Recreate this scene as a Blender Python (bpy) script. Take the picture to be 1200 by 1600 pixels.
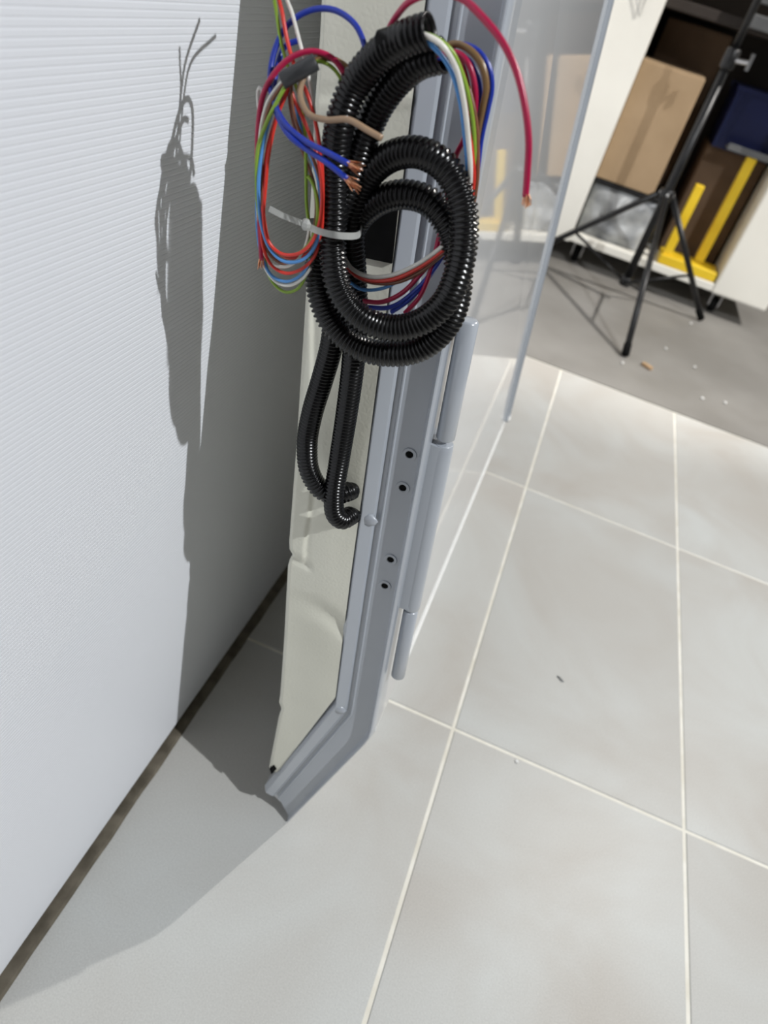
import bpy, math, random
from mathutils import Vector, Matrix, noise
random.seed(7)

# ------------------------------------------------------------------ frame of the place
# z up, floor z=0, wall on the left runs along +y.  Lengths are given in units of the
# camera height and multiplied by S metres.
S = 1.10
FPX = 1130.0
AX = Vector((0.91972028, 0.37870835, -0.10341467))
AY = Vector((0.30745184, -0.53105318, 0.78959223))
AZ = Vector((0.24410648, -0.75799901, -0.60485496))

def ray(px, py):
    r = Vector((px - 600.0, py - 800.0, FPX))
    return Vector((r.dot(AX), r.dot(AY), r.dot(AZ)))
def at(px, py, Y):
    r = ray(px, py); r = r * (Y / r.y)
    return Vector((r.x, r.y, r.z + 1.0))
def lerp(a, b, t): return a + (b - a) * t

scene = bpy.context.scene
for o in list(bpy.data.objects): bpy.data.objects.remove(o)

# ------------------------------------------------------------------ camera
cam_d = bpy.data.cameras.new('camera'); cam = bpy.data.objects.new('camera', cam_d)
scene.collection.objects.link(cam); scene.camera = cam
right = Vector((AX[0], AY[0], AZ[0])); down = Vector((AX[1], AY[1], AZ[1])); fwd = Vector((AX[2], AY[2], AZ[2]))
M = Matrix((( right.x, -down.x, -fwd.x), (right.y, -down.y, -fwd.y), (right.z, -down.z, -fwd.z))).to_4x4()
M.translation = Vector((0, 0, 1.0)) * S
cam.matrix_world = M
cam_d.sensor_width = 36.0; cam_d.sensor_fit = 'AUTO'; cam_d.lens = 36.0 * FPX / 1600.0
cam_d.clip_start = 0.02; cam_d.clip_end = 60
cam_d.dof.use_dof = True; cam_d.dof.focus_distance = 0.60 * S; cam_d.dof.aperture_fstop = 5.6

# ------------------------------------------------------------------ light
w = bpy.data.worlds.new('world'); scene.world = w; w.use_nodes = True
bg = w.node_tree.nodes['Background']; bg.inputs[0].default_value = (1.0, 0.98, 0.93, 1); bg.inputs[1].default_value = 0.052

def spot(name, loc, target, power, radius, angle, blend, col):
    d = bpy.data.lights.new(name, 'SPOT'); o = bpy.data.objects.new(name, d); scene.collection.objects.link(o)
    o.location = Vector(loc) * S
    o.rotation_euler = (Vector(target) - Vector(loc)).to_track_quat('-Z', 'Y').to_euler()
    d.energy = power; d.shadow_soft_size = radius; d.spot_size = math.radians(angle); d.spot_blend = blend; d.color = col
    return o
K1 = 11.0
L1 = Vector((0.0, 0.547, 0.255)) + Vector((0.207, -0.073, 0.255)) * K1
spot('ceiling_spot_main', L1, (0.35, 1.2, 0.0), 450, 0.026, 72, 0.35, (0.955, 0.98, 1.0))
L2 = Vector((0.0, 0.54, 0.26)) + Vector((0.155, 0.21, 0.27)) * 9.0
spot('ceiling_spot_side', L2, (0.3, 1.0, 0.0), 205, 0.02, 80, 0.6, (1.0, 0.97, 0.92))
L3 = Vector((0.26, 3.42, 0.479)) + Vector((0.38, -0.12, 0.479)) * 5.0
spot('ceiling_spot_back', L3, (0.2, 3.9, 0.3), 525, 0.03, 66, 0.5, (1.0, 0.965, 0.915))

scene.view_settings.view_transform = 'Standard'; scene.view_settings.look = 'None'
scene.view_settings.exposure = 0.0; scene.view_settings.gamma = 1.0; scene.view_settings.use_curve_mapping = False

# ------------------------------------------------------------------ materials
def mat(name, col, rough=0.5, metal=0.0, coat=0.0, coat_rough=0.05, spec=0.5, trans=0.0, sss=0.0):
    m = bpy.data.materials.new(name); m.use_nodes = True
    b = m.node_tree.nodes['Principled BSDF']
    b.inputs['Base Color'].default_value = (*col, 1); b.inputs['Roughness'].default_value = rough
    b.inputs['Metallic'].default_value = metal; b.inputs['Coat Weight'].default_value = coat
    b.inputs['Coat Roughness'].default_value = coat_rough; b.inputs['Specular IOR Level'].default_value = spec
    b.inputs['Transmission Weight'].default_value = trans
    return m
def noise_col(m, c1, c2, scale=5.0, detail=4.0, lo=0.35, hi=0.65, coords='Object', rnd=0.0):
    nt = m.node_tree; b = nt.nodes['Principled BSDF']
    tc = nt.nodes.new('ShaderNodeNewGeometry') if coords == 'World' else nt.nodes.new('ShaderNodeTexCoord')
    src = tc.outputs['Position'] if coords == 'World' else tc.outputs['Object']
    n = nt.nodes.new('ShaderNodeTexNoise'); n.inputs['Scale'].default_value = scale; n.inputs['Detail'].default_value = detail
    nt.links.new(src, n.inputs['Vector'])
    r = nt.nodes.new('ShaderNodeValToRGB'); r.color_ramp.elements[0].position = lo; r.color_ramp.elements[1].position = hi
    r.color_ramp.elements[0].color = (*c1, 1); r.color_ramp.elements[1].color = (*c2, 1)
    nt.links.new(n.outputs['Fac'], r.inputs['Fac'])
    nt.links.new(r.outputs['Color'], b.inputs['Base Color'])
    return src, r
def bump(m, scale, strength, dist, kind='noise', coords='World'):
    nt = m.node_tree; b = nt.nodes['Principled BSDF']
    if coords == 'World': src = nt.nodes.new('ShaderNodeNewGeometry').outputs['Position']
    else: src = nt.nodes.new('ShaderNodeTexCoord').outputs['Object']
    if kind == 'noise':
        n = nt.nodes.new('ShaderNodeTexNoise'); n.inputs['Scale'].default_value = scale; n.inputs['Detail'].default_value = 4; out = n.outputs['Fac']
    else:
        n = nt.nodes.new('ShaderNodeTexVoronoi'); n.feature = 'DISTANCE_TO_EDGE'; n.inputs['Scale'].default_value = scale; out = n.outputs['Distance']
    nt.links.new(src, n.inputs['Vector'])
    bp = nt.nodes.new('ShaderNodeBump'); bp.inputs['Strength'].default_value = strength; bp.inputs['Distance'].default_value = dist
    nt.links.new(out, bp.inputs['Height']); nt.links.new(bp.outputs['Normal'], b.inputs['Normal'])

# tile: grey porcelain with clouds, fine speckle and a slight tint per tile
m_tile = mat('porcelain_tile', (0.5, 0.5, 0.48), 0.42, spec=0.4)
def build_tile():
    nt = m_tile.node_tree; b = nt.nodes['Principled BSDF']
    pos = nt.nodes.new('ShaderNodeNewGeometry').outputs['Position']
    n1 = nt.nodes.new('ShaderNodeTexNoise'); n1.inputs['Scale'].default_value = 2.6; n1.inputs['Detail'].default_value = 5; n1.inputs['Distortion'].default_value = 0.8
    n2 = nt.nodes.new('ShaderNodeTexNoise'); n2.inputs['Scale'].default_value = 420; n2.inputs['Detail'].default_value = 2
    oi = nt.nodes.new('ShaderNodeObjectInfo')
    ad = nt.nodes.new('ShaderNodeVectorMath'); ad.operation = 'ADD'
    mu = nt.nodes.new('ShaderNodeVectorMath'); mu.operation = 'SCALE'; mu.inputs[0].default_value = (17, 9, 4)
    nt.links.new(oi.outputs['Random'], mu.inputs['Scale'])
    nt.links.new(pos, ad.inputs[0]); nt.links.new(mu.outputs[0], ad.inputs[1]); nt.links.new(ad.outputs[0], n1.inputs['Vector'])
    nt.links.new(pos, n2.inputs['Vector'])
    r = nt.nodes.new('ShaderNodeValToRGB'); e = r.color_ramp.elements
    e[0].position = 0.30; e[0].color = (0.47, 0.445, 0.41, 1); e[1].position = 0.72; e[1].color = (0.56, 0.57, 0.555, 1)
    nt.links.new(n1.outputs['Fac'], r.inputs['Fac'])
    sp = nt.nodes.new('ShaderNodeMapRange'); sp.inputs['From Min'].default_value = 0.3; sp.inputs['From Max'].default_value = 0.7
    sp.inputs['To Min'].default_value = 0.93; sp.inputs['To Max'].default_value = 1.06
    nt.links.new(n2.outputs['Fac'], sp.inputs['Value'])
    tint = nt.nodes.new('ShaderNodeMapRange'); tint.inputs['To Min'].default_value = 0.94; tint.inputs['To Max'].default_value = 1.04
    nt.links.new(oi.outputs['Random'], tint.inputs['Value'])
    m1 = nt.nodes.new('ShaderNodeMath'); m1.operation = 'MULTIPLY'; nt.links.new(sp.outputs[0], m1.inputs[0]); nt.links.new(tint.outputs[0], m1.inputs[1])
    vm = nt.nodes.new('ShaderNodeVectorMath'); vm.operation = 'SCALE'; nt.links.new(r.outputs['Color'], vm.inputs[0]); nt.links.new(m1.outputs[0], vm.inputs['Scale'])
    nt.links.new(vm.outputs[0], b.inputs['Base Color'])
    bp = nt.nodes.new('ShaderNodeBump'); bp.inputs['Strength'].default_value = 0.25; bp.inputs['Distance'].default_value = 0.0006
    nt.links.new(n2.outputs['Fac'], bp.inputs['Height']); nt.links.new(bp.outputs['Normal'], b.inputs['Normal'])
build_tile()
m_grout = mat('pale_grout', (0.80, 0.77, 0.69), 0.8)
noise_col(m_grout, (0.72, 0.69, 0.60), (0.84, 0.82, 0.75), 20, coords='World')
m_screed = mat('grey_floor_with_dimming', (0.3, 0.29, 0.27), 0.55); noise_col(m_screed, (0.19, 0.18, 0.165), (0.255, 0.245, 0.23), 2.2, 6, coords='World')  # grey floor, its dark tone also standing in for the light's cut-off
m_sheet = mat('white_twinwall_sheet', (0.86, 0.875, 0.92), 0.38, spec=0.4); bump(m_sheet, 60, 0.05, 0.001)
m_seal = mat('brown_floor_seal', (0.075, 0.062, 0.045), 0.8); noise_col(m_seal, (0.10, 0.085, 0.062), (0.19, 0.165, 0.125), 30, coords='World')
m_plaster = mat('plaster', (0.45, 0.44, 0.42), 0.9); noise_col(m_plaster, (0.42, 0.41, 0.39), (0.48, 0.47, 0.45), 2, coords='World')
m_paint = mat('grey_door_paint', (0.38, 0.41, 0.45), 0.30, coat=0.9, coat_rough=0.2); noise_col(m_paint, (0.42, 0.45, 0.495), (0.45, 0.48, 0.525), 6, coords='World')
m_skin = mat('glossy_grey_skin', (0.42, 0.43, 0.45), 0.3, coat=1.0, coat_rough=0.03); noise_col(m_skin, (0.73, 0.745, 0.765), (0.75, 0.765, 0.785), 3, coords='World')
m_bright = mat('white_highlight_and_bits', (0.86, 0.86, 0.84), 0.3); noise_col(m_bright, (0.82, 0.82, 0.80), (0.88, 0.88, 0.86), 30)  # white of the painted crease highlight, shared with small pale bits
m_cream = mat('cream_leatherette', (0.60, 0.58, 0.50), 0.5, spec=0.4)
noise_col(m_cream, (0.79, 0.78, 0.67), (0.84, 0.83, 0.72), 9, coords='World'); bump(m_cream, 190, 0.22, 0.0012, 'voronoi')
m_black = mat('black_conduit_plastic', (0.012, 0.012, 0.013), 0.24, spec=0.42); noise_col(m_black, (0.0055, 0.0055, 0.006), (0.008, 0.008, 0.0085), 40)
m_hole = mat('black_rubber_and_hole_dark', (0.006, 0.006, 0.006), 0.9, spec=0.1); noise_col(m_hole, (0.005, 0.005, 0.005), (0.009, 0.009, 0.009), 40)  # rubber, and the black that stands for the dark inside openings
m_tie = mat('translucent_nylon', (0.66, 0.67, 0.64), 0.35, trans=0.35); noise_col(m_tie, (0.62, 0.63, 0.60), (0.70, 0.71, 0.68), 50)
m_copper = mat('copper_strands', (0.80, 0.38, 0.20), 0.3, metal=1.0); noise_col(m_copper, (0.70, 0.30, 0.15), (0.9, 0.5, 0.3), 300)
m_sleeve = mat('dark_sleeve', (0.03, 0.032, 0.035), 0.4); noise_col(m_sleeve, (0.025, 0.026, 0.028), (0.045, 0.047, 0.05), 60)
WC = {}
def wire_mat(n, c):
    m = mat('wire_' + n, c, 0.32); noise_col(m, tuple(x * 0.93 for x in c), tuple(min(1, x * 1.06) for x in c), 60); WC[n] = m
wire_mat('white', (0.82, 0.80, 0.74)); wire_mat('light_blue', (0.10, 0.32, 0.72)); wire_mat('green', (0.26, 0.42, 0.045))
wire_mat('red', (0.72, 0.045, 0.03)); wire_mat('brown', (0.22, 0.085, 0.045)); wire_mat('crimson', (0.42, 0.010, 0.062))
wire_mat('dark_blue', (0.014, 0.038, 0.36)); wire_mat('tan', (0.36, 0.24, 0.15)); wire_mat('olive_brown', (0.22, 0.13, 0.055))
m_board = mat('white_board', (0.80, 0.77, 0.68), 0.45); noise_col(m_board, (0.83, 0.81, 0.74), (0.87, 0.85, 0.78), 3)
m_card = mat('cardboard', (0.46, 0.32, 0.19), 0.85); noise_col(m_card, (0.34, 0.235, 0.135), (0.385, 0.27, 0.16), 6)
m_card2 = mat('dark_cardboard_with_shade', (0.20, 0.125, 0.075), 0.85); noise_col(m_card2, (0.115, 0.072, 0.043), (0.15, 0.095, 0.058), 6)  # dark brown card; its depth also paints the shadow on the rear box
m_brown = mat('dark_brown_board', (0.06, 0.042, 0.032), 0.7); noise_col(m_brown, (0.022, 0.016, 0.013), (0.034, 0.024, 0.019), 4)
m_yellow = mat('yellow_paint', (0.82, 0.55, 0.02), 0.4); noise_col(m_yellow, (0.78, 0.51, 0.015), (0.86, 0.60, 0.03), 8)
m_bluep = mat('blue_plastic', (0.015, 0.03, 0.16), 0.35); noise_col(m_bluep, (0.005, 0.009, 0.055), (0.008, 0.014, 0.075), 8)
m_bag = mat('grey_plastic_film', (0.30, 0.32, 0.34), 0.3); noise_col(m_bag, (0.16, 0.17, 0.185), (0.42, 0.43, 0.43), 7, 5)
m_stand = mat('black_metal', (0.02, 0.02, 0.021), 0.35, metal=0.3); noise_col(m_stand, (0.010, 0.010, 0.011), (0.017, 0.017, 0.018), 20)
m_steel = mat('bright_steel', (0.55, 0.55, 0.56), 0.3, metal=1.0); noise_col(m_steel, (0.48, 0.48, 0.49), (0.6, 0.6, 0.61), 30)
m_rail = mat('grey_rail', (0.16, 0.165, 0.17), 0.45, metal=0.5); noise_col(m_rail, (0.14, 0.145, 0.15), (0.19, 0.195, 0.2), 10)
m_wood = mat('wood_chip', (0.42, 0.28, 0.15), 0.8); noise_col(m_wood, (0.34, 0.22, 0.11), (0.5, 0.34, 0.2), 60)

# ------------------------------------------------------------------ object helpers
C = scene.collection
def tag(o, label=None, cat=None, group=None, kind=None):
    if label: o['label'] = label
    if cat: o['category'] = cat
    if group: o['group'] = group
    if kind: o['kind'] = kind
    return o
def empty(name, loc):
    o = bpy.data.objects.new(name, None); C.objects.link(o); o.location = Vector(loc) * S; o.empty_display_size = 0.05
    return o
def world_loc(o):
    p = Vector(o.location)
    while o.parent: o = o.parent; p = p + o.location
    return p
def build(name, vf, material, parent=None, smooth=False, mats=None, fm=None):
    """vf = (verts in h units, world coordinates; faces)"""
    vs, fs = vf
    vs = [Vector(v) * S for v in vs]
    mn = Vector((min(v.x for v in vs), min(v.y for v in vs), min(v.z for v in vs)))
    mx = Vector((max(v.x for v in vs), max(v.y for v in vs), max(v.z for v in vs)))
    org = Vector(((mn.x + mx.x) / 2, (mn.y + mx.y) / 2, mn.z))
    me = bpy.data.meshes.new(name); me.from_pydata([v - org for v in vs], [], fs); me.update()
    me.materials.append(material)
    if mats:
        for m in mats: me.materials.append(m)
        for p, k in zip(me.polygons, fm): p.material_index = k
    if smooth:
        for p in me.polygons: p.use_smooth = True
    o = bpy.data.objects.new(name, me); C.objects.link(o)
    if parent: o.parent = parent; o.location = org - world_loc(parent)
    else: o.location = org
    return o
def bevel(o, width, seg=2):
    b = o.modifiers.new('bevel', 'BEVEL'); b.width = width * S; b.segments = seg; b.limit_method = 'ANGLE'; b.angle_limit = math.radians(35)
    return o
class MB:
    def __init__(s): s.v = []; s.f = []
    def add(s, vf):
        k = len(s.v); s.v += list(vf[0]); s.f += [tuple(i + k for i in f) for f in vf[1]]; return s
    def get(s): return s.v, s.f
def box(x0, x1, y0, y1, z0, z1):
    v = [Vector((x, y, z)) for z in (z0, z1) for y in (y0, y1) for x in (x0, x1)]
    return v, [(0, 2, 3, 1), (4, 5, 7, 6), (0, 1, 5, 4), (2, 6, 7, 3), (0, 4, 6, 2), (1, 3, 7, 5)]
def spline(pts, step):
    P = [Vector(p) for p in pts]; P = [P[0] * 2 - P[1]] + P + [P[-1] * 2 - P[-2]]
    out = []
    for i in range(1, len(P) - 2):
        p0, p1, p2, p3 = P[i - 1:i + 3]
        def kn(a, b): return max((b - a).length, 1e-6) ** 0.5
        t0 = 0; t1 = kn(p0, p1); t2 = t1 + kn(p1, p2); t3 = t2 + kn(p2, p3)
        n = max(3, int((p2 - p1).length / step))
        for k in range(n):
            t = t1 + (t2 - t1) * k / n
            A1 = p0 * ((t1 - t) / (t1 - t0)) + p1 * ((t - t0) / (t1 - t0))
            A2 = p1 * ((t2 - t) / (t2 - t1)) + p2 * ((t - t1) / (t2 - t1))
            A3 = p2 * ((t3 - t) / (t3 - t2)) + p3 * ((t - t2) / (t3 - t2))
            B1 = A1 * ((t2 - t) / (t2 - t0)) + A2 * ((t - t0) / (t2 - t0))
            B2 = A2 * ((t3 - t) / (t3 - t1)) + A3 * ((t - t1) / (t3 - t1))
            out.append(B1 * ((t2 - t) / (t2 - t1)) + B2 * ((t - t1) / (t2 - t1)))
    out.append(P[-2].copy()); return out
def resample(path, step):
    out = [path[0]]; acc = 0.0; prev = path[0]
    for p in path[1:]:
        d = (p - prev).length
        while acc + d >= step:
            t = (step - acc) / d; prev = prev.lerp(p, t); out.append(prev); d = (p - prev).length; acc = 0.0
        acc += d; prev = p
    return out
def tube(path, radius, seg=8, cap=True):
    """radius: number or list per point"""
    n = len(path); v = []; f = []
    T = [(path[min(i + 1, n - 1)] - path[max(i - 1, 0)]).normalized() for i in range(n)]
    u = T[0].orthogonal().normalized()
    for i in range(n):
        u = (u - T[i] * u.dot(T[i])); u = u.normalized() if u.length > 1e-9 else T[i].orthogonal().normalized()
        wv = T[i].cross(u); r = radius[i] if isinstance(radius, (list, tuple)) else radius
        for k in range(seg):
            a = 2 * math.pi * k / seg; v.append(path[i] + (u * math.cos(a) + wv * math.sin(a)) * r)
    for i in range(n - 1):
        for k in range(seg):
            a = i * seg + k; b = i * seg + (k + 1) % seg; f.append((a, b, b + seg, a + seg))
    if cap: f.append(tuple(reversed(range(seg)))); f.append(tuple(range((n - 1) * seg, n * seg)))
    return v, f
def rod(a, b, r, seg=14, r2=None):
    a = Vector(a); b = Vector(b); return tube([a, b], [r, r2 if r2 else r], seg)

# ------------------------------------------------------------------ floor: grout bed with separate tiles
WX = -0.281
GX0, GXP, GY0, GYP, GW = 0.1215, 0.4105, 0.817, 0.8175, 0.0058
floor = build('floor', box(WX - 0.10, 3.4, -1.70, 2.455, -0.06, -0.0016), m_grout)
tag(floor, 'grey porcelain tiled floor with pale grout lines', kind='structure')
def tile_mesh(nx):
    x0, x1, y0, y1 = GW / 2, nx - GW / 2, GW / 2, GYP - GW / 2; c = 0.0014
    v = [(x0, y0, -0.012), (x1, y0, -0.012), (x1, y1, -0.012), (x0, y1, -0.012),
         (x0, y0, -c), (x1, y0, -c), (x1, y1, -c), (x0, y1, -c),
         (x0 + c, y0 + c, 0), (x1 - c, y0 + c, 0), (x1 - c, y1 - c, 0), (x0 + c, y1 - c, 0)]
    f = [(0, 3, 2, 1), (8, 9, 10, 11)]
    for b in (0, 4):
        for k in range(4): f.append((b + k, b + (k + 1) % 4, b + 4 + (k + 1) % 4, b + 4 + k))
    me = bpy.data.meshes.new('tile'); me.from_pydata([Vector(p) * S for p in v], [], f); me.materials.append(m_tile); return me
tm = tile_mesh(GXP)
for i in range(-1, 8):
    for j in range(-3, 2):
        o = bpy.data.objects.new('tile', tm); C.objects.link(o); o.parent = floor
        o.location = Vector((GX0 + i * GXP, GY0 + j * GYP, 0)) * S - floor.location
screed = build('floor', box(WX - 0.10, 3.4, 2.4605, 6.2, -0.06, -0.001), m_screed)
tag(screed, 'smooth grey floor beyond the tiles, dimmer light put into its colour', kind='structure')

# ------------------------------------------------------------------ left wall: white twin-wall sheet with real ribs
def ribbed():
    v = []; f = []; z = 0.018; pitch = 0.0043; prof = []
    while z < 2.3:
        prof += [(0.0, z), (0.0, z + pitch * 0.62), (-0.00018, z + pitch * 0.74), (-0.00018, z + pitch * 0.88)]
        z += pitch
    for (d, zz) in prof:
        for y in (-1.6, 4.0): v.append(Vector((WX + d, y, zz)))
    n = len(prof)
    for i in range(n - 1): f.append((2 * i, 2 * i + 1, 2 * i + 3, 2 * i + 2))
    b = len(v)
    for zz in (0.018, z):
        for y in (-1.6, 4.0): v.append(Vector((WX - 0.012, y, zz)))
    f += [(b, b + 2, b + 3, b + 1), (0, b, b + 1, 1), (2 * n - 2, 2 * n - 1, b + 3, b + 2)]
    return v, f
wl = build('wall_left', ribbed(), m_sheet); tag(wl, 'white ribbed plastic sheet wall', kind='structure')
def seal_strip():
    v = []; f = []; n = 150
    for i in range(n + 1):
        y = lerp(-1.6, 4.0, i / n); e = 0.0022 * noise.noise((y * 40, 0, 0)) + 0.0012 * noise.noise((y * 130, 3, 0))
        x1 = -0.2685 + e
        v += [Vector((WX - 0.03, y, 0.0)), Vector((WX - 0.03, y, 0.004)), Vector((x1 - 0.003, y, 0.004)), Vector((x1, y, 0.0))]
    for i in range(n):
        a = 4 * i
        for k in range(3): f.append((a + k, a + k + 1, a + 5 + k, a + 4 + k))
    f += [(0, 3, 2, 1), (4 * n, 4 * n + 1, 4 * n + 2, 4 * n + 3)]
    return v, f
bb = build('baseboard_left', seal_strip(), m_seal); tag(bb, 'dark brown sealing strip along the foot of the white wall', kind='structure')
tag(build('wall_back', box(WX - 0.3, 3.5, 6.1, 6.2, 0, 2.4), m_plaster), 'plain wall behind the storage cabinet', kind='structure')

# ------------------------------------------------------------------ vehicle door
DY = 0.547                                  # plane of the hinge-side edge
door = empty('vehicle_door', (-0.063, DY, 0.0))
tag(door, 'grey vehicle door with cream trim leaning by the white sheet wall', 'door')
ZT = 1.42
P_end, Q_end = at(455, 1280, DY), at(415, 1225, DY)
P_bend, Q_bend = at(584, 1150, DY), at(522, 1090, DY)
P_top0, Q_top0 = at(804, 0, DY), at(663, 0, DY)
S_top0 = at(771, 0, DY)                       # line of the outer skin, set a little behind the rolled lip
def ext(a, b, z): return a.lerp(b, (z - a.z) / (b.z - a.z))
P_top, Q_top = ext(P_bend, P_top0, ZT), ext(Q_bend, Q_top0, ZT)
S_top = ext(P_bend, S_top0, ZT)
PROF = [(-0.005, -0.02), (0.0, 0.0022), (0.005, 0.0028), (0.085, 0.0072), (0.095, 0.0077), (0.11, 0.0078), (0.29, 0.0030), (0.305, 0.0020), (0.335, -0.0010), (0.355, -0.0015),
        (0.400, -0.0012), (0.425, 0.0016), (0.445, 0.0016), (0.46, 0.0), (0.87, 0.0), (0.89, 0.0015), (0.905, 0.0048), (0.92, 0.0068), (0.94, 0.0074), (0.96, 0.0064), (0.98, 0.0035), (0.995, -0.001), (1.0, -0.006), (1.0, -0.03)]
def frame_sweep():
    mid = []
    st = [(P_end, Q_end)]
    for t in (0.25, 0.5, 0.75, 0.93): st.append((P_end.lerp(P_bend, t), Q_end.lerp(Q_bend, t)))
    pm, qm = P_bend.copy(), Q_bend.copy(); st.append((pm + Vector((-0.0015, 0, 0)), qm))
    for t in (0.012, 0.15, 0.3, 0.5, 0.7, 0.85, 1): st.append((P_bend.lerp(P_top, t), Q_bend.lerp(Q_top, t)))
    v = []; f = []; n = len(PROF)
    for si, (p, q) in enumerate(st):
        for (u, d) in PROF:
            e = q.lerp(p, u); e = e + Vector((0, -d, 0))
            if si == 0:                                   # the web stops short of the outer hem at the tip
                if u < 0.86: e = e + (P_bend - P_end).normalized() * 0.006 * (1 if u > 0.34 else 0.0)
            v.append(e)
    for i in range(len(st) - 1):
        for k in range(n - 1):
            a = i * n + k; f.append((a, a + 1, a + n + 1, a + n))
    f.append(tuple(range(n))); f.append(tuple(reversed(range((len(st) - 1) * n, len(st) * n))))
    return v, f
fr = build('door_frame', frame_sweep(), m_paint, door); tag(fr, 'grey painted hinge-side edge with grooves')
# shell with the glossy outer skin, crease and tucked-in lower part
def shell():
    ya, yb = DY + 0.006, 1.548
    d0 = Vector((0.0015, 0, 0))
    def sec(y, t):
        dz = -0.05 * t
        pc = P_bend + Vector((0.004 * t, 0, dz)); pt = S_top + Vector((0.006 * t, 0.0, 0)); pe = P_end + Vector((0.004 * t, 0, 0.001))
        r = [pt, pc, pe, Q_end + Vector((0, 0, -0.02)), Q_bend, Q_top]
        return [Vector((p.x, y + (0.03 * t if k in (0, 5) else 0), p.z)) for k, p in enumerate(r)]
    A = sec(ya, 0); B = sec(yb, 1); v = A + B; f = []
    for k in range(6):
        j = (k + 1) % 6; f.append((k, j, j + 6, k + 6))
    f += [tuple(reversed(range(6))), tuple(range(6, 12))]
    return v, f
sh = build('outer_skin', shell(), m_skin, door); bevel(sh, 0.002, 2); tag(sh, 'glossy pale grey painted outer skin')
# crease highlight: a thin white bead stands in for light on the edge
Pc0 = Vector((P_bend.x + 0.0010, DY + 0.135, P_bend.z - 0.0067)); Pc1 = Vector((P_bend.x + 0.0045, 1.545, P_bend.z - 0.05))
cm = build('crease_highlight', tube([Pc0.lerp(Pc1, t / 12) for t in range(13)], 0.0026, 8), m_bright, door, smooth=True); tag(cm, 'thin white bead painting the highlight along the lower crease')
def lump(c, r, sx, sy, sz, amp, seed, nu=14, nv=9):
    v = []; f = []
    for j in range(nv + 1):
        th = math.pi * j / nv
        for i in range(nu):
            a = 2 * math.pi * i / nu; d = Vector((math.sin(th) * math.cos(a), math.sin(th) * math.sin(a), math.cos(th)))
            k = 1 + amp * noise.noise(d * 2.2 + Vector((seed, 0, 0)))
            v.append(Vector(c) + Vector((d.x * sx, d.y * sy, d.z * sz)) * r * k)
    for j in range(nv):
        for i in range(nu):
            a = j * nu + i; b = j * nu + (i + 1) % nu; f.append((a, a + nu, b + nu, b))
    return v, f
me_ = build('crease_end_lump', lump(Pc1 + Vector((0.002, 0.0, 0.004)), 0.009, 0.8, 1.6, 1.0, 0.8, 3), m_bright, door, smooth=True)  # white lump at the far end of the crease
# far edge trim of the door
def far_trim():
    mb = MB()
    a = Vector((P_bend.x + 0.006, 1.545, P_bend.z - 0.046)); b = Vector((S_top.x + 0.008, 1.578, ZT))
    for (o, wd, pr) in ((0.004, 0.007, 0.004), (0.018, 0.006, 0.006)):
        v = []
        for p in (a, b):
            for (dx, dy) in ((-0.02, o), (pr, o), (pr, o + wd), (-0.02, o + wd)): v.append(p + Vector((dx, dy - 0.02, 0)))
        mb.add((v, [(0, 1, 5, 4), (1, 2, 6, 5), (2, 3, 7, 6), (3, 0, 4, 7), (3, 2, 1, 0), (4, 5, 6, 7)]))
    return mb.get()
build('far_edge_trim', far_trim(), m_paint, door)

# cream trim panel: side of the moulded interior panel
TL = [(0, 503), (60, 500), (165, 492), (300, 486), (480, 477), (700, 463), (845, 452), (858, 452.5), (866, 457), (873, 453), (884, 450), (1000, 444), (1085, 438), (1097, 436), (1107, 440), (1118, 436), (1150, 430), (1190, 422), (1199, 420.5), (1206, 424)]
TR = [(0, 663), (150, 643), (400, 613), (600, 586.5), (720, 571), (900, 546), (1090, 522), (1206, 432)]
def pl(tab, y):
    for (a, b) in zip(tab[:-1], tab[1:]):
        if a[0] <= y <= b[0]: return lerp(a[1], b[1], (y - a[0]) / (b[0] - a[0]))
    return tab[-1][1] if y > tab[-1][0] else tab[0][1]
def ss(e0, e1, x):
    t = max(0, min(1, (x - e0) / (e1 - e0))); return t * t * (3 - 2 * t)
NC = 72
def trim_rows():
    ys = [k * 12 for k in range(0, 70)]; ys += [830 + k * 4 for k in range(0, 24)]; ys += [926 + k * 7 for k in range(0, 14)]; ys += [1024 + k * 10 for k in range(0, 7)] + [1085 + 4 * k for k in range(10)] + [1124 + 9 * k for k in range(8)] + [1193, 1198, 1202, 1206]
    return sorted(set(ys))
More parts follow.
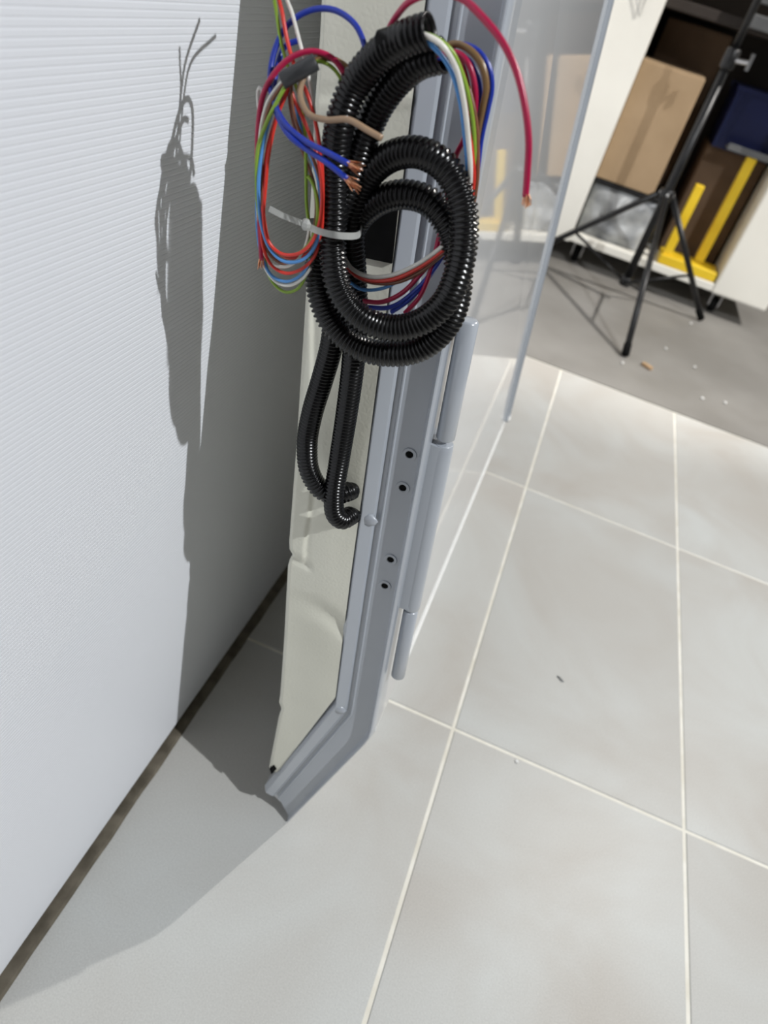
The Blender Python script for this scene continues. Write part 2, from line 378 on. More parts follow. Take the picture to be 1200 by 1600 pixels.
def trim():
    v = []; f = []; rows = trim_rows(); R = []
    TY = DY - 0.0035
    for py in rows:
        xl, xr = pl(TL, py), pl(TR, py); row = []
        for c in range(NC + 1):
            u = c / NC; px = lerp(xl, xr + 2, u); dl = px - xl
            b = 0.0
            b -= 0.0045 * (1 - ss(0, 5, dl)) ** 2                                    # rounded front edge
            sx = lerp(487, 475.5, ss(760, 872, py))                                 # map-pocket seam
            inpocket = (1 - ss(sx - 5, sx + 4, px)) * (1 - ss(866 + (px - 452) * 0.45, 872 + (px - 452) * 0.45, py)) * ss(430, 520, py)
            b += 0.0020 * inpocket
            b -= 0.0005 * math.exp(-((px - sx - 5) / 4.0) ** 2) * (1 - ss(868, 882, py)) * ss(430, 520, py)
            gy = 868 + (px - 452) * 0.55                                            # groove under the pocket
            b -= 0.0024 * math.exp(-((py - gy) / 5.0) ** 2) * (1 - ss(480, 492, px))
            fy = 922 + 0.00525 * max(0, px - 452) ** 2 + 0.06 * (px - 452)            # sweeping fold
            amp = ss(452, 520, px)
            b += 0.0042 * (ss(fy + 46, fy + 8, py) * 0 + (1 - ss(fy - 4, fy + 14, py)) * 1.0 * (0.45 + 0.55 * amp)) 
            b += 0.0042 * ss(fy + 14, fy + 44, py) * (0.3 + 0.7 * amp)
            b += 0.0020 * math.exp(-((py - 168 + (px - 492) * 0.1) / 8.0) ** 2) - 0.0016 * math.exp(-((py - 150 + (px - 492) * 0.1) / 9.0) ** 2)
            row.append(at(px, py, TY - b))
        R.append(row)
    top = []
    a, bq = R[0], R[3]
    for z in (ZT, 1.2):
        zr = []
        for c in range(NC + 1): zr.append(ext(bq[c], a[c], z))
        top.append(zr)
    R = top + R
    n = NC + 1
    for row in R: v += row
    for i in range(len(R) - 1):
        for c in range(NC): a = i * n + c; f.append((a, a + n, a + n + 1, a + 1))
    base = len(v)                                                              # inner face running back along the door
    for row in R:
        for (k, yb) in ((0, 1.50), (NC, 1.50)):
            p = row[k].copy(); p.y = yb; v.append(p)
    for i in range(len(R) - 1):
        f.append((i * n, base + 2 * i, base + 2 * i + 2, (i + 1) * n))
        f.append((base + 2 * i, base + 2 * i + 1, base + 2 * i + 3, base + 2 * i + 2))
    f.append(tuple([0, *range(1, n), base + 1, base]))
    l = len(R) - 1
    f.append(tuple([l * n + k for k in range(n - 1, -1, -1)] + [base + 2 * l, base + 2 * l + 1]))
    return v, f
tp = build('trim_panel', trim(), m_cream, door, smooth=True); tag(tp, 'cream leather-grained trim panel')
# black plate painted as the dark inside of the trim's cable opening
def slab(pxs, Y, th):
    a = [at(x, y, Y) for (x, y) in pxs]; b = [p + Vector((0, th, 0)) for p in a]; n = len(a)
    f = [tuple(range(n)), tuple(reversed(range(n, 2 * n)))]
    for k in range(n): j = (k + 1) % n; f.append((k, n + k, n + j, j))
    return a + b, f
tag(build('opening_dark_plate', slab([(556, 322), (622, 318), (612, 412), (574, 404), (552, 400)], DY - 0.0100, 0.012), m_hole, door), 'black plate standing in for the dark cable opening')
tag(build('trim_clip', slab([(421, 1201), (427, 1197), (431, 1203), (424, 1210)], DY - 0.007, 0.008), m_hole, door), 'small dark clip at the trim foot')
# bolt holes with washers
def ring(c, r0, r1, d, n=20):
    v = []; f = []
    for (r, dy) in ((r1, 0.0), (r1 * 0.95, -d), (r0 * 1.15, -d), (r0, -d * 0.2)):
        for k in range(n): a = 2 * math.pi * k / n; v.append(c + Vector((math.cos(a) * r, dy, math.sin(a) * r)))
    for j in range(3):
        for k in range(n): a = j * n + k; b = j * n + (k + 1) % n; f.append((a, b, b + n, a + n))
    return v, f
def disc(c, r, n=18, th=0.001):
    v = [c + Vector((math.cos(2 * math.pi * k / n) * r, dy, math.sin(2 * math.pi * k / n) * r)) for dy in (0, th) for k in range(n)]
    f = [tuple(range(n)), tuple(reversed(range(n, 2 * n)))] + [(k, n + k, n + (k + 1) % n, (k + 1) % n) for k in range(n)]
    return v, f
for (px, py) in ((640, 710), (629.5, 762), (610.5, 874), (601.5, 915)):
    c = at(px, py, DY)
    g = build('washer', ring(c, 0.0034, 0.0068, 0.0011), m_paint, door, smooth=False)
    tag(build('bolt_hole', disc(c + Vector((0, -0.0005, 0)), 0.0034), m_hole, g), 'dark bolt hole')
# weld beads on the raised strip
for (px, py, s) in ((577, 812, 1.0), (530, 1108, 1.0)):
    c = at(px, py, DY - 0.0045)
    tag(build('weld_bead', lump(c, 0.0075 * s, 1.15, 0.40, 0.85, 0.25, px), m_paint, door, smooth=True), 'raised weld bead')
# hinge: two exposed pins and a barrel faired into the edge
hg = None
A0, A1 = at(733, 499, DY + 0.016), at(621.5, 1056, DY + 0.016)
def axp(py):
    lo, hi = 0.0, 1.0
    def pyof(t):
        p = A0.lerp(A1, t) - Vector((0, 0, 1)); c = AX * p.x + AY * p.y + AZ * p.z; return 800 + FPX * c.y / c.z
    for _ in range(40):
        m = (lo + hi) / 2
        if pyof(m) < py: lo = m
        else: hi = m
    return A0.lerp(A1, lo)
hroot = build('hinge', tube([axp(692), axp(700), axp(940), axp(949)], [0.0086, 0.0092, 0.0092, 0.0086], 24), m_paint, door, smooth=True)
bevel(hroot, 0.0006); tag(hroot, 'grey hinge barrel')
def fairing():
    a, b = axp(694), axp(947); v = []
    for p in (a, b):
        e = ext(P_bend, P_top, p.z)
        for q in (Vector((e.x - 0.003, DY + 0.012, p.z)), Vector((e.x - 0.001, DY + 0.0065, p.z)), Vector((p.x + 0.000, DY + 0.016 - 0.0088, p.z)), Vector((p.x + 0.006, DY + 0.022, p.z)), Vector((e.x - 0.003, DY + 0.05, p.z))): v.append(q)
    f = [(0, 1, 2, 3, 4), (9, 8, 7, 6, 5)] + [(k, 5 + k, 5 + (k + 1) % 5, (k + 1) % 5) for k in range(5)]
    return v, f
build('hinge_leaf', fairing(), m_paint, hroot)
def pin(py0, py1, r):
    a, b = axp(py0), axp(py1); d = (b - a).normalized()
    return tube([a, a + d * 0.0002, a + d * 0.002, b - d * 0.002, b - d * 0.0004, b], [r * 0.75, r * 0.8, r, r, r * 0.85, r * 0.8], 24)
build('hinge_pin', pin(497, 686, 0.0087), m_paint, hroot, smooth=True)
build('hinge_pin', pin(952, 1056, 0.0080), m_paint, hroot, smooth=True)

# ------------------------------------------------------------------ corrugated conduits
CR = 0.0095
def back(p, amt, lim, rng_):                 # nearer strands sit a little closer to the door
    return (p[0], p[1], p[2] + amt * max(0.0, min(1.0, (lim - p[2]) / rng_)))
def conduit(name, pts, label, amt, open_start=True):
    path = spline([at(*back(p, amt, .505, .05)) for p in pts], 0.0015); pitch = 0.0033
    path = resample(path, pitch / 4); rad = []; n = len(path) // 4 * 4; path = path[:n]
    for i in range(n): rad.append((CR, CR * 0.985, CR * 0.82, CR * 0.83)[i % 4])
    v, f = tube(path, rad, 18, cap=False)
    b = len(v); seg = 18
    if open_start:                                                     # wall thickness and bore of the open end
        T = (path[1] - path[0]).normalized()
        for (rr, dd) in ((0.84, 0.0), (0.80, 0.03)):
            for k in range(seg): v.append(path[0] + (v[k] - path[0]) * rr + T * dd)
        for k in range(seg):
            j = (k + 1) % seg; f.append((k, b + k, b + j, j)); f.append((b + k, b + seg + k, b + seg + j, b + j))
        f.append(tuple(b + seg + k for k in range(seg)))
    f.append(tuple(range((n - 1) * seg, n * seg)))
    o = build(name, (v, f), m_black, smooth=False)
    for p in o.data.polygons: p.use_smooth = True
    tag(o, label, 'conduit', 'black corrugated conduits on the door'); return o
CA = [(672, 48, .428), (640, 58, .430), (595, 85, .435), (556, 130, .438), (532, 190, .438), (523, 260, .444), (522, 330, .444), (520, 395, .443), (529, 450, .442), (558, 492, .441), (605, 512, .440), (652, 506, .439),
      (693, 475, .438), (716, 425, .438), (725, 365, .439), (720, 310, .441), (698, 264, .444), (658, 239, .448), (615, 243, .454), (578, 271, .462), (556, 310, .470), (549, 360, .480), (553, 430, .492), (556, 505, .502), (551, 575, .510),
      (541, 650, .516), (530, 720, .520), (522, 775, .517), (524, 803, .518), (535, 812, .524), (547, 806, .534), (551, 803, .546)]
CB = [(692, 86, .447), (655, 97, .450), (618, 128, .455), (588, 172, .460), (567, 225, .462), (549, 285, .463), (522, 345, .464), (499, 400, .464), (499, 455, .463), (518, 505, .462), (555, 540, .461), (610, 553, .460), (660, 543, .460),
      (700, 505, .460), (716, 455, .461), (714, 400, .464), (700, 352, .468), (670, 315, .472), (630, 304, .476), (590, 315, .482), (558, 345, .490), (538, 400, .498), (528, 470, .505), (518, 540, .511), (503, 595, .515),
      (488, 645, .517), (480, 692, .519), (484, 737, .517), (503, 766, .518), (528, 772, .526), (546, 767, .536), (550, 764, .548)]
conduit('corrugated_conduit', CA, 'black corrugated conduit with open end topmost, front loop over the grey door edge', 0.024)
conduit('corrugated_conduit', CB, 'black corrugated conduit running behind the other, its loop sagging lowest', 0.018)

# ------------------------------------------------------------------ wires
RT, RN = 0.00175, 0.00112
def strands(p, d, r, n=16, ln=0.010):
    mb = MB(); rng = random.Random(int(abs(p.x) * 1e5)); d = d.normalized(); u = d.orthogonal().normalized(); wv = d.cross(u)
    for k in range(n):
        a = rng.uniform(0, 6.28); q = rng.uniform(0.1, 0.75) * r; s = p + (u * math.cos(a) + wv * math.sin(a)) * q - d * 0.002
        e = p + (u * math.cos(a) + wv * math.sin(a)) * q * rng.uniform(1.0, 3.8) + d * ln * rng.uniform(0.6, 1.1)
        mid = s.lerp(e, 0.5) + (u * rng.uniform(-1, 1) + wv * rng.uniform(-1, 1)) * r * 0.3
        mb.add(tube([s, mid, e], r * 0.17, 5))
    return mb.get()
def wire(col, r, pts, label, group='loose wires', copper=None, ln=0.009):
    path = resample(spline([p if isinstance(p, Vector) else at(*p) for p in pts], 0.0015), 0.0022)
    o = build('wire', tube(path, r, 9), WC[col], smooth=True); tag(o, label, 'wire', group)
    if copper == 'end': tag(build('copper_strands', strands(path[-1], path[-1] - path[-3], r, ln=ln), m_copper, o), 'frayed bare copper strands')
    return o
# heavy blue pair looping over the left coil
wire('dark_blue', RT, [(575, 110, .470), (572, 80, .472), (556, 40, .474), (520, 15, .476), (480, 18, .474), (447, 42, .470), (428, 82, .464), (422, 125, .458), (428, 158, .450), (447, 195, .440), (478, 221, .438), (515, 240, .436), (546, 257, .436)],
     'thick blue wire, upper of the two with frayed copper ends', 'thick blue wires', 'end')
wire('dark_blue', RT, [(470, 62, .476), (446, 72, .472), (434, 100, .466), (428, 140, .458), (432, 175, .448), (452, 212, .438), (480, 234, .438), (512, 255, .436), (543, 280, .436)],
     'thick blue wire, lower of the two with frayed copper ends', 'thick blue wires', 'end')
# crimson over the sleeve and down the left of the coil
wire('crimson', RT, [(552, 150, .468), (541, 121, .468), (521, 92, .466), (488, 80, .462), (455, 90, .458), (428, 116, .455), (411, 150, .454), (404, 195, .454), (402, 245, .455), (404, 310, .457), (407, 370, .459), (409, 410, .460)],
     'thick crimson wire arching over the dark sleeve, bare end at the coil foot', 'thick crimson wires', 'end', 0.006)
wire('tan', RT * 1.05, [(484, 102, .456), (474, 122, .454), (469, 148, .447), (481, 177, .444), (510, 187, .442), (545, 187, .440), (572, 202, .440), (597, 216, .440)], 'short tan wire stub pointing across the black conduits', 'loose wires')
wire('olive_brown', RT, [(556, 130, .472), (545, 108, .470), (520, 92, .468), (498, 92, .464), (485, 104, .460)], 'olive brown wire tucked under the crimson arch')
wire('green', RN, [(540, 150, .470), (532, 122, .468), (515, 102, .466), (496, 96, .462), (482, 106, .460)], 'thin green wire tucked under the crimson arch')
# wires that stand up out of the coil
wire('green', RN, [Vector((-0.213, .464, .970)), (427, -14, .466), (432, 20, .468), (440, 70, .466), (452, 110, .464), (468, 150, .462), (476, 200, .460), (478, 260, .460), (479, 320, .460), (482, 345, .461)], 'thin green wire standing up out of the coil at its left edge', 'thin wires rising from the coil')
wire('red', RN * 1.1, [Vector((-0.210, .485, .988)), (435, -14, .472), (441, 20, .468), (450, 68, .465), (463, 110, .462), (482, 152, .460), (495, 200, .459), (503, 260, .458), (504, 320, .458), (500, 368, .459), (480, 396, .460), (448, 402, .461), (424, 385, .460), (413, 345, .459), (412, 290, .458), (418, 235, .457), (431, 185, .457), (449, 135, .457)],
     'thin red wire rising beside the green one and running round the coil', 'thin wires rising from the coil')
wire('white', RN, [Vector((-0.204, .506, .984)), (447, -16, .478), (457, 22, .470), (470, 72, .466), (482, 118, .463), (489, 160, .461), (494, 210, .460), (500, 260, .460)], 'thin white wire with worn insulation standing tallest over the coil', 'thin wires rising from the coil')
# the hanging coil
wire('white', RN, [(452, 118, .452), (437, 132, .450), (419, 158, .450), (410, 188, .451), (405, 230, .453), (403, 290, .456), (404, 345, .458), (411, 392, .460), (428, 414, .460), (450, 416, .460), (470, 400, .460), (481, 372, .460), (484, 345, .460)],
     'thin white wire in the coil, from the dark sleeve down the left side', 'thin wires of the hanging coil')
wire('brown', RN, [(455, 120, .451), (441, 134, .449), (424, 160, .449), (414, 192, .450), (409, 240, .453), (408, 300, .456), (410, 350, .458), (420, 395, .460), (442, 412, .461), (474, 405, .461), (494, 380, .460), (502, 335, .460), (499, 280, .460), (484, 235, .459), (466, 200, .457), (456, 160, .456), (455, 125, .456)],
     'thin brown wire in the coil between white and green', 'thin wires of the hanging coil')
wire('green', RN * 1.1, [(458, 122, .450), (446, 135, .447), (432, 160, .446), (414, 198, .447), (403, 232, .449), (401, 280, .452), (405, 335, .455), (417, 375, .457), (436, 396, .458), (460, 398, .458), (480, 385, .458), (494, 355, .458), (496, 315, .458), (488, 285, .458), (478, 272, .459)],
     'thin green wire in the coil crossing in front of its left side', 'thin wires of the hanging coil')
wire('light_blue', RN * 1.1, [(440, 130, .456), (428, 165, .452), (416, 205, .451), (407, 250, .451), (404, 305, .452), (410, 358, .454), (424, 392, .455), (446, 409, .456), (474, 405, .457), (494, 380, .458), (501, 330, .459), (496, 275, .460), (478, 225, .461), (462, 170, .462), (452, 140, .462)],
     'light blue wire in the coil running inside the red loops', 'thin wires of the hanging coil')
wire('light_blue', RN, [(436, 140, .462), (420, 190, .460), (408, 240, .459), (402, 300, .459), (402, 355, .460), (409, 400, .461), (424, 430, .462), (446, 440, .462), (470, 430, .462), (486, 405, .462)],
     'light blue wire hanging lower below the coil', 'thin wires of the hanging coil')
wire('red', RN * 1.1, [(452, 135, .457), (433, 182, .455), (420, 240, .453), (415, 290, .453), (412, 340, .453), (420, 378, .454), (438, 396, .455), (464, 397, .455), (486, 380, .455), (500, 345, .455), (503, 295, .456), (496, 245, .457), (480, 200, .458), (464, 165, .458), (450, 130, .458)],
     'thin red wire of the coil, front one at the right side', 'thin wires of the hanging coil')
wire('red', RN * 1.05, [(446, 140, .461), (428, 200, .459), (412, 270, .457), (408, 330, .457), (411, 385, .458), (424, 414, .459), (446, 427, .460), (472, 420, .461), (490, 402, .462), (500, 378, .463)], 'dull red wire at the underside of the coil', 'thin wires of the hanging coil')
wire('white', RN, [(408, 395, .463), (416, 422, .463), (432, 441, .463), (452, 446, .463), (472, 436, .463), (486, 418, .463)], 'thin white wire below the coil next to the lower blue one', 'thin wires of the hanging coil')
wire('green', RN, [(412, 400, .465), (424, 438, .465), (444, 456, .465), (464, 452, .465), (478, 430, .465), (484, 400, .465), (482, 360, .464)], 'thin green wire hanging lowest under the coil', 'thin wires of the hanging coil')
wire('brown', RN, [(452, 120, .463), (453, 160, .462), (462, 205, .461), (476, 245, .461), (490, 285, .461), (494, 330, .461), (488, 375, .461)], 'thin brown wire on the right of the coil behind the blue wires', 'thin wires of the hanging coil')
wire('white', RN, [(408, 205, .462), (404, 165, .462), (403, 143, .462), (406, 136, .462), (410, 141, .462), (409, 155, .462)], 'short white wire end bent over at the upper left of the coil', 'loose wires')
# bundle leaving the open end of the front conduit
G = 'wires leaving the open conduit end'
def bundle(col, r, pts, label): return wire(col, r, [back(p, 0.021, .49, .045) for p in pts], label, G)
bundle('light_blue', RN * 1.15, [(640, 54, .430), (662, 62, .427), (684, 80, .429), (705, 112, .434), (719, 160, .440), (726, 215, .446), (730, 262, .452), (726, 320, .462), (712, 365, .470), (690, 388, .476), (655, 410, .480), (615, 432, .482), (575, 433, .482), (548, 418, .482), (535, 395, .484)],
       'light blue wire leaving the open conduit end, lowest of its fan')
bundle('white', RN * 1.4, [(640, 52, .430), (663, 55, .426), (688, 68, .427), (710, 100, .432), (724, 155, .437), (732, 220, .443), (735, 275, .450), (728, 330, .460), (708, 368, .468), (684, 391, .473), (650, 414, .476), (612, 430, .478), (575, 432, .478), (550, 420, .479), (536, 400, .480)],
       'white wire leaving the open conduit end beside the light blue one')
bundle('green', RN * 1.15, [(655, 52, .430), (680, 59, .428), (704, 78, .430), (722, 115, .436), (735, 165, .442), (741, 215, .448), (741, 262, .455), (732, 320, .466), (712, 362, .474)], 'green wire leaving the open conduit end next to the white one')
bundle('red', RN * 1.3, [(722, 150, .444), (732, 195, .446), (738, 245, .450), (740, 283, .455), (730, 335, .463), (710, 372, .470), (686, 396, .474), (652, 420, .477), (612, 437, .478), (572, 437, .479), (548, 424, .480), (536, 405, .482)], 'red wire running down beside the white one behind the loop')
bundle('brown', RN * 1.3, [(732, 135, .450), (742, 180, .450), (746, 230, .453), (745, 283, .458), (734, 338, .468), (712, 376, .475), (688, 400, .479), (655, 426, .481), (615, 442, .482), (575, 440, .483), (550, 428, .484)], 'thin brown wire at the outer side of the white and red pair')
bundle('crimson', RT, [(680, 88, .449), (712, 82, .452), (731, 98, .450), (741, 130, .452), (743, 165, .456), (738, 205, .462), (728, 250, .470)], 'thick crimson wire of the fan, outer of the crimson pair')
bundle('crimson', RT, [(680, 92, .450), (708, 88, .457), (722, 104, .456), (731, 140, .458), (733, 180, .462), (726, 215, .470), (712, 245, .478), (698, 310, .484), (686, 370, .486), (672, 425, .486), (655, 465, .486), (630, 492, .486)], 'thick crimson wire dropping behind the conduit loop')
bundle('olive_brown', RT * 1.1, [(680, 86, .448), (706, 69, .456), (733, 77, .453), (753, 102, .452), (760, 135, .454), (755, 165, .458), (747, 205, .463), (742, 250, .470)], 'thick olive brown wire bowing right out of the fan')
bundle('dark_blue', RT, [(680, 84, .448), (716, 70, .461), (745, 79, .458), (764, 106, .458), (768, 138, .460), (762, 170, .464), (752, 215, .468), (744, 275, .474), (728, 330, .482), (706, 375, .486), (680, 418, .487), (648, 455, .487), (610, 480, .487), (570, 480, .488)], 'thick dark blue wire at the far right of the fan')
bundle('dark_blue', RT, [(680, 90, .449), (728, 92, .462), (745, 118, .462), (750, 155, .465), (748, 200, .470), (740, 260, .476)], 'thick dark blue wire between crimson and olive brown')
bundle('crimson', RT, [(712, 372, .482), (690, 388, .484), (660, 425, .484), (628, 458, .484), (596, 472, .484), (565, 470, .486)], 'thick crimson wire seen inside the conduit loop heading left')
bundle('dark_blue', RT, [(716, 380, .486), (694, 398, .488), (668, 436, .488), (640, 468, .488), (608, 490, .489)], 'thick dark blue wire seen inside the conduit loop, lowest')
bundle('light_blue', RN * 1.1, [(700, 388, .488), (672, 408, .486), (640, 428, .486), (600, 450, .486), (565, 452, .487), (545, 440, .488)], 'light blue wire inside the conduit loop under the brown one')
# long crimson lead
wire('crimson', RT * 1.05, [(600, 80, .474), (606, 50, .470), (622, 22, .460), (648, -2, .443), (685, -12, .438), (722, -2, .433), (752, 25, .429), (785, 66, .426), (807, 112, .424), (820, 165, .423), (826, 220, .423), (824, 270, .424), (821, 309, .425)],
     'long crimson wire arching out to the right, bare copper tip hanging free', 'thick crimson wires', 'end', 0.0055)
# dark heat-shrink sleeve
sl0, sl1 = at(440, 127, .446), at(494, 96, .453)
def sleeve():
    v = []; f = []; d = (sl1 - sl0); n = 12
    dn = d.normalized(); u = dn.cross(Vector((0, 1, 0))).normalized(); wv = dn.cross(u)
    for i, t in enumerate((0.0, 0.02, 0.5, 0.98, 1.0)):
        for k in range(n):
            a = 2 * math.pi * k / n; s = 0.9 if i in (0, 4) else 1.0
            v.append(sl0 + d * t + u * math.cos(a) * 0.0046 * s + wv * math.sin(a) * 0.0034 * s)
    for i in range(4):
        for k in range(n): a = i * n + k; b = i * n + (k + 1) % n; f.append((a, b, b + n, a + n))
    f += [tuple(reversed(range(n))), tuple(range(4 * n, 5 * n))]
    return v, f
tag(build('heat_shrink_sleeve', sleeve(), m_sleeve, smooth=True), 'dark grey heat-shrink sleeve joining wires at the top of the coil', 'sleeve')
# cable tie: strap round the conduits and the coil, head and tail
tie = empty('cable_tie', at(480, 352, .452)); tag(tie, 'white nylon cable tie binding the conduits and the coil', 'cable tie')
def ribbon(pts, wd, th):
    path = resample(spline(pts, 0.0015), 0.002); v = []; f = []
    for i, p in enumerate(path):
        T = (path[min(i + 1, len(path) - 1)] - path[max(i - 1, 0)]).normalized()
        up = Vector((-0.14, 0.05, 0.98)); up = (up - T * up.dot(T)).normalized(); nn = T.cross(up)
        for (a, b) in ((1, 1), (-1, 1), (-1, -1), (1, -1)): v.append(p + up * a * wd / 2 + nn * b * th / 2)
    n = len(path)
    for i in range(n - 1):
        for k in range(4): a = 4 * i + k; b = 4 * i + (k + 1) % 4; f.append((a, b, b + 4, a + 4))
    f += [(3, 2, 1, 0), tuple(range(4 * n - 4, 4 * n))]
    return v, f
build('strap', ribbon([at(*p) for p in [(478, 352, .4525), (495, 360, .4535), (522, 367, .4545), (546, 369, .459), (560, 367, .470), (564, 358, .485), (550, 352, .503), (525, 348, .509), (500, 346, .498), (484, 346, .480), (476, 348, .460)]], 0.0042, 0.0009), m_tie, tie)
build('tail', ribbon([at(*p) for p in [(480, 352, .452), (462, 345, .448), (440, 336, .445), (419, 325, .444)]], 0.0036, 0.0009), m_tie, tie)
hb = build('head', lump(at(478, 351, .4510), 0.0034, 1.0, 0.8, 1.2, 0.0, 1, 6, 5), m_tie, tie)

# ------------------------------------------------------------------ storage cabinet in the background
CY = 3.70
cab = empty('storage_cabinet', (0.3, CY, 0.02)); tag(cab, 'white open storage cabinet on casters behind the light stand', 'cabinet')
def cbox(name, args, m, parent, bv=0.004):
    o = build(name, box(*args), m, parent); bevel(o, bv, 2); return o
cbox('left_panel', (-0.46, -0.036, CY, CY + 0.70, 0.10, 2.0), m_board, cab)
cbox('right_panel', (0.668, 0.93, CY, CY + 0.70, 0.10, 2.0), m_board, cab, 0.01)
cbox('base', (-0.036, 0.668, CY + 0.005, CY + 0.70, 0.105, 0.142), m_board, cab)
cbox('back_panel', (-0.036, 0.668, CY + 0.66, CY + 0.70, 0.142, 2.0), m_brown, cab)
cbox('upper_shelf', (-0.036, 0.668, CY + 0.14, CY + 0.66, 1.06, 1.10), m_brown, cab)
cbox('top', (-0.036, 0.668, CY + 0.005, CY + 0.66, 1.92, 2.0), m_board, cab)
rl = build('shelf_rail', box(0.30, 0.668, CY + 0.08, CY + 0.12, 1.075, 1.125), m_rail, cab); bevel(rl, 0.006)
build('shelf_rail', box(0.30, 0.668, CY + 0.08, CY + 0.12, 1.16, 1.20), m_rail, cab)
for (x, y) in ((0.02, CY + 0.10), (0.72, CY + 0.09), (0.02, CY + 0.6), (0.86, CY + 0.6), (-0.4, CY + 0.1)):
    ca = build('caster', tube([Vector((x - 0.016, y, 0.036)), Vector((x - 0.012, y, 0.036)), Vector((x + 0.012, y, 0.036)), Vector((x + 0.016, y, 0.036))], [0.03, 0.036, 0.036, 0.03], 18), m_hole, cab, smooth=True)
    build('fork', MB().add(box(x - 0.026, x - 0.020, y - 0.02, y + 0.02, 0.03, 0.10)).add(box(x + 0.020, x + 0.026, y - 0.02, y + 0.02, 0.03, 0.10)).add(box(x - 0.03, x + 0.03, y - 0.03, y + 0.03, 0.092, 0.10)).get(), m_steel, ca)
# contents
def carton(name, x0, x1, y0, y1, z0, z1, m, label, tape=True):
    o = build(name, box(x0, x1, y0, y1, z0, z1), m); bevel(o, 0.004, 2); tag(o, label, 'box', 'cardboard boxes in the cabinet')
    xm = (x0 + x1) / 2
    for (ya, yb) in ((y0 + 0.002, (y0 + y1) / 2 - 0.002), ((y0 + y1) / 2 + 0.002, y1 - 0.002)): build('flap', box(x0 + 0.002, x1 - 0.002, ya, yb, z1 - 0.001, z1 + 0.005), m, o)
    return o
bin_ = empty('plastic_bin', (0.10, CY + 0.2, 0.1425)); tag(bin_, 'grey film-wrapped storage bin under the tan cardboard box', 'bin')
def bag():
    v = []; f = []; nx, nz = 26, 18
    x0, x1, z0, z1 = -0.03, 0.30, 0.1425, 0.375
    for j in range(nz + 1):
        for i in range(nx + 1):
            u, t = i / nx, j / nz; x, z = lerp(x0, x1, u), lerp(z0, z1, t)
            e = math.sin(math.pi * u) ** 0.4 * math.sin(math.pi * min(1, 0.15 + 0.85 * t)) ** 0.4 if 0 < u < 1 and t < 1 else 0
            y = CY + 0.10 - 0.05 * e - 0.03 * noise.noise((x * 14, 0, z * 14)) * e
            v.append(Vector((x, y, z)))
    n = nx + 1
    for j in range(nz):
        for i in range(nx): a = j * n + i; f.append((a, a + 1, a + n + 1, a + n))
    b = len(v)
    for (x, z) in ((x0, z0), (x1, z0), (x1, z1), (x0, z1)): v.append(Vector((x, CY + 0.46, z)))
    f += [(b, b + 3, b + 2, b + 1), tuple([b] + [b + 1] + [k for k in range(nx, -1, -1)]), tuple([b + 3] + [nz * n + k for k in range(n)] + [b + 2]),
          tuple([b] + [j * n for j in range(nz + 1)] + [b + 3]), tuple([b + 2] + [j * n + nx for j in range(nz, -1, -1)] + [b + 1])]
    return v, f
build('body', bag(), m_bag, bin_, smooth=True)
cbox('lid', (-0.034, 0.31, CY + 0.06, CY + 0.46, 0.376, 0.392), m_stand, bin_)
carton('cardboard_box', -0.034, 0.240, CY + 0.06, CY + 0.46, 0.393, 0.868, m_card, 'tan cardboard box on the grey bin, lit with the stand pole\'s shadow')
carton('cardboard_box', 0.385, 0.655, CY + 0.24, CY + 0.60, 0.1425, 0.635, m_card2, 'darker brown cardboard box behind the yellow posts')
carton('cardboard_box', 0.0, 0.30, CY + 0.48, CY + 0.64, 0.1425, 1.03, m_card2, 'cardboard box behind the tan one, shade put into its dark colour')
cr = empty('crate', (0.52, CY + 0.3, 0.6415)); tag(cr, 'dark blue plastic crate on the brown cardboard box', 'crate')
def crate_body():
    x0, x1, y0, y1, z0, z1 = 0.395, 0.655, CY + 0.20, CY + 0.56, 0.6415, 0.88; t = 0.012; mb = MB()
    mb.add(box(x0, x1, y0, y1, z0, z0 + t)); mb.add(box(x0, x1, y0, y0 + t, z0 + t, z1)); mb.add(box(x0, x1, y1 - t, y1, z0 + t, z1))
    mb.add(box(x0, x0 + t, y0 + t, y1 - t, z0 + t, z1)); mb.add(box(x1 - t, x1, y0 + t, y1 - t, z0 + t, z1)); return mb.get()
build('body', crate_body(), m_bluep, cr)
for x in (0.42, 0.445, 0.60, 0.63): build('rib', box(x - 0.004, x + 0.004, CY + 0.193, CY + 0.202, 0.65, 0.87), m_bluep, cr)
for (ya, yb) in ((0.190, 0.215), (0.55, 0.57)): build('rim', box(0.388, 0.660, CY + ya, CY + yb, 0.865, 0.885), m_bluep, cr)
tag(bevel(build('tray', MB().add(box(0.45, 0.66, CY + 0.10, CY + 0.20, 0.655, 0.668)).add(box(0.45, 0.66, CY + 0.10, CY + 0.104, 0.668, 0.682)).get(), m_rail), 0.002), 'thin dark tray lying over the tall yellow post', 'tray')
yf = empty('yellow_rack', (0.5, CY + 0.06, 0.1425)); tag(yf, 'yellow steel rack with a short and a tall post', 'rack')
cbox('post', (0.392, 0.432, CY + 0.03, CY + 0.07, 0.185, 0.50), m_yellow, yf)
cbox('post', (0.548, 0.592, CY + 0.11, CY + 0.155, 0.185, 0.654), m_yellow, yf)
cbox('base_bar', (0.385, 0.66, CY + 0.012, CY + 0.16, 0.1435, 0.186), m_yellow, yf)
def hook():  # thin V-shaped line against the panel
    p = [at(993, -6, CY - 0.006), at(999, 26, CY - 0.006), at(1010, -6, CY - 0.006)]
    return MB().add(tube(p, 0.002, 6)).get()
tag(build('wire_hook', hook(), m_rail), 'thin grey V on the white cabinet panel', 'hook')

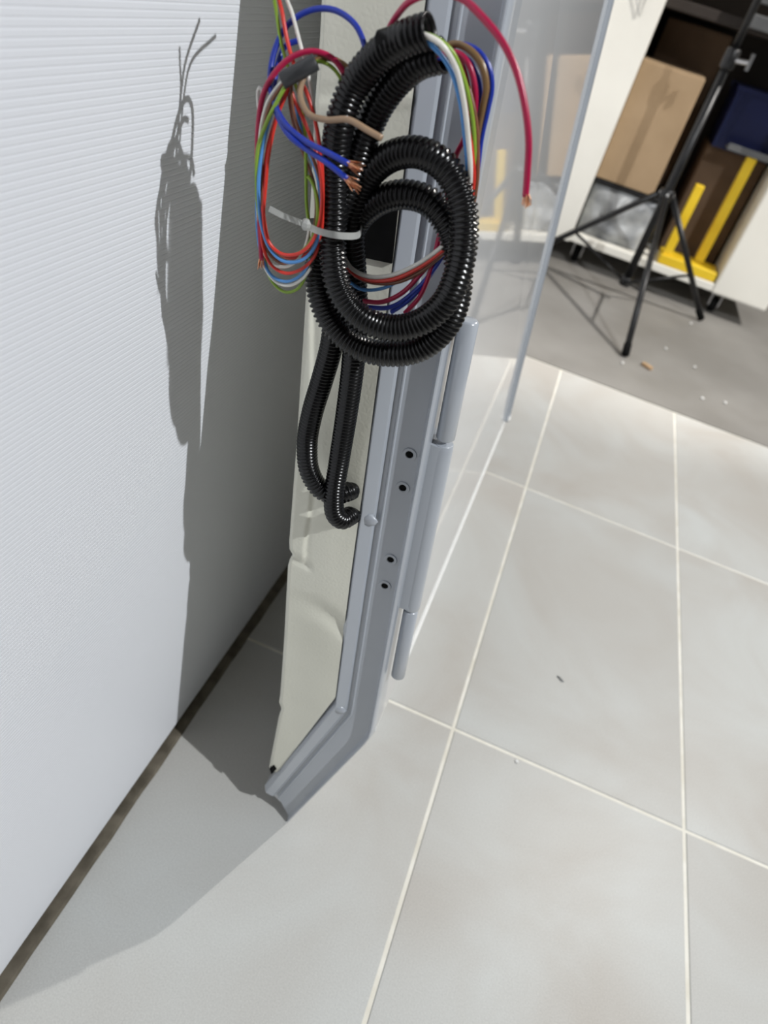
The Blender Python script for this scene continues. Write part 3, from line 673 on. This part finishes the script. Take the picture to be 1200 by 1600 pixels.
# ------------------------------------------------------------------ light stand
HB = Vector((0.268, 3.42, 0.470)); F1 = Vector((0.334, 2.785, 0.012)); F2 = Vector((0.665, 3.575, 0.012)); F3 = Vector((-0.19, 3.63, 0.012))
ls = empty('light_stand', (0.268, 3.42, 0.0)); tag(ls, 'black folding light stand with three spread legs before the cabinet', 'light stand')
build('lower_tube', rod((0.268, 3.42, 0.075), (0.268, 3.42, 0.99), 0.0175, 18), m_stand, ls, smooth=True)
build('upper_tube', rod((0.268, 3.42, 0.98), (0.268, 3.42, 2.1), 0.0135, 18), m_stand, ls, smooth=True)
def collar(z, r, h): return tube([Vector((0.268, 3.42, z - h)), Vector((0.268, 3.42, z - h * 0.8)), Vector((0.268, 3.42, z + h * 0.8)), Vector((0.268, 3.42, z + h))], [r * 0.85, r, r, r * 0.85], 18)
c1 = build('collar', collar(0.965, 0.027, 0.035), m_stand, ls, smooth=True)
build('knob', MB().add(rod((0.29, 3.41, 0.965), (0.335, 3.395, 0.97), 0.009)).add(box(0.330, 0.342, 3.375, 3.41, 0.945, 1.0)).get(), m_steel, c1)
c2 = build('hub', collar(0.47, 0.03, 0.022), m_stand, ls, smooth=True)
c3 = build('lower_collar', collar(0.095, 0.027, 0.02), m_stand, ls, smooth=True)
for F in (F1, F2, F3):
    d = (F - HB).normalized(); u = Vector((d.x, d.y, 0)).normalized(); s = HB + u * 0.028
    lg = build('leg', rod(s, F, 0.0125, 12), m_stand, ls, smooth=True)
    build('foot_cap', tube([F - d * 0.05, F - d * 0.045, F + d * 0.003], [0.013, 0.0155, 0.0155], 12), m_hole, lg, smooth=True)
    mid = s.lerp(F, 0.62)
    build('brace', rod(Vector((0.268, 3.42, 0.095)) + u * 0.02, mid, 0.0065, 8), m_stand, ls, smooth=True)
    build('rivet', lump(s + Vector((0, -0.014, 0.004)), 0.007, 1, 1, 1, 0, 0, 8, 6), m_steel, c2, smooth=True)

# ------------------------------------------------------------------ scraps on the floor
def onfloor(px, py):
    r = ray(px, py); return Vector((r.x, r.y, 0)) * (-1.0 / r.z)
p = onfloor(1010, 574)
wc = build('wood_chip', box(p.x - 0.022, p.x + 0.022, p.y - 0.009, p.y + 0.009, 0.0, 0.012), m_wood); bevel(wc, 0.002); tag(wc, 'small tan wood chip on the grey floor by the stand foot', 'scrap')
wc.rotation_euler = (0, 0, -0.6)
for (px, py, lab) in ((1085, 574, 'pale crumb on the grey floor right of the wood chip'), (1097, 623, 'pale crumb on the grey floor near the tile edge'), (1133, 630, 'pale crumb furthest right near the tile edge'), (972, 568, 'pale crumb at the front foot of the light stand'), (1079, 506, 'pale crumb beside the right stand foot'), (1040, 545, 'pale crumb midway between two stand feet')):
    p = onfloor(px, py); o = build('crumb', lump(p + Vector((0, 0, 0.003)), 0.006, 1, 1.2, 0.5, 0.8, px, 8, 5), m_bright, smooth=True); tag(o, lab, 'crumb', 'pale crumbs on the floor')
p = onfloor(875, 1061); o = build('leaf_scrap', lump(p + Vector((0, 0, 0.001)), 0.006, 1.3, 0.5, 0.2, 0.8, 5, 10, 5), m_rail, smooth=True); o.rotation_euler = (0, 0, -0.5); tag(o, 'small dark scrap lying on the middle tile', 'scrap')
p = onfloor(807, 1190); o = build('crumb', lump(p + Vector((0, 0, 0.0015)), 0.0035, 1, 1, 0.5, 0.6, 9, 8, 5), m_bright, smooth=True); tag(o, 'tiny pale crumb on the tile joint', 'crumb', 'pale crumbs on the floor')
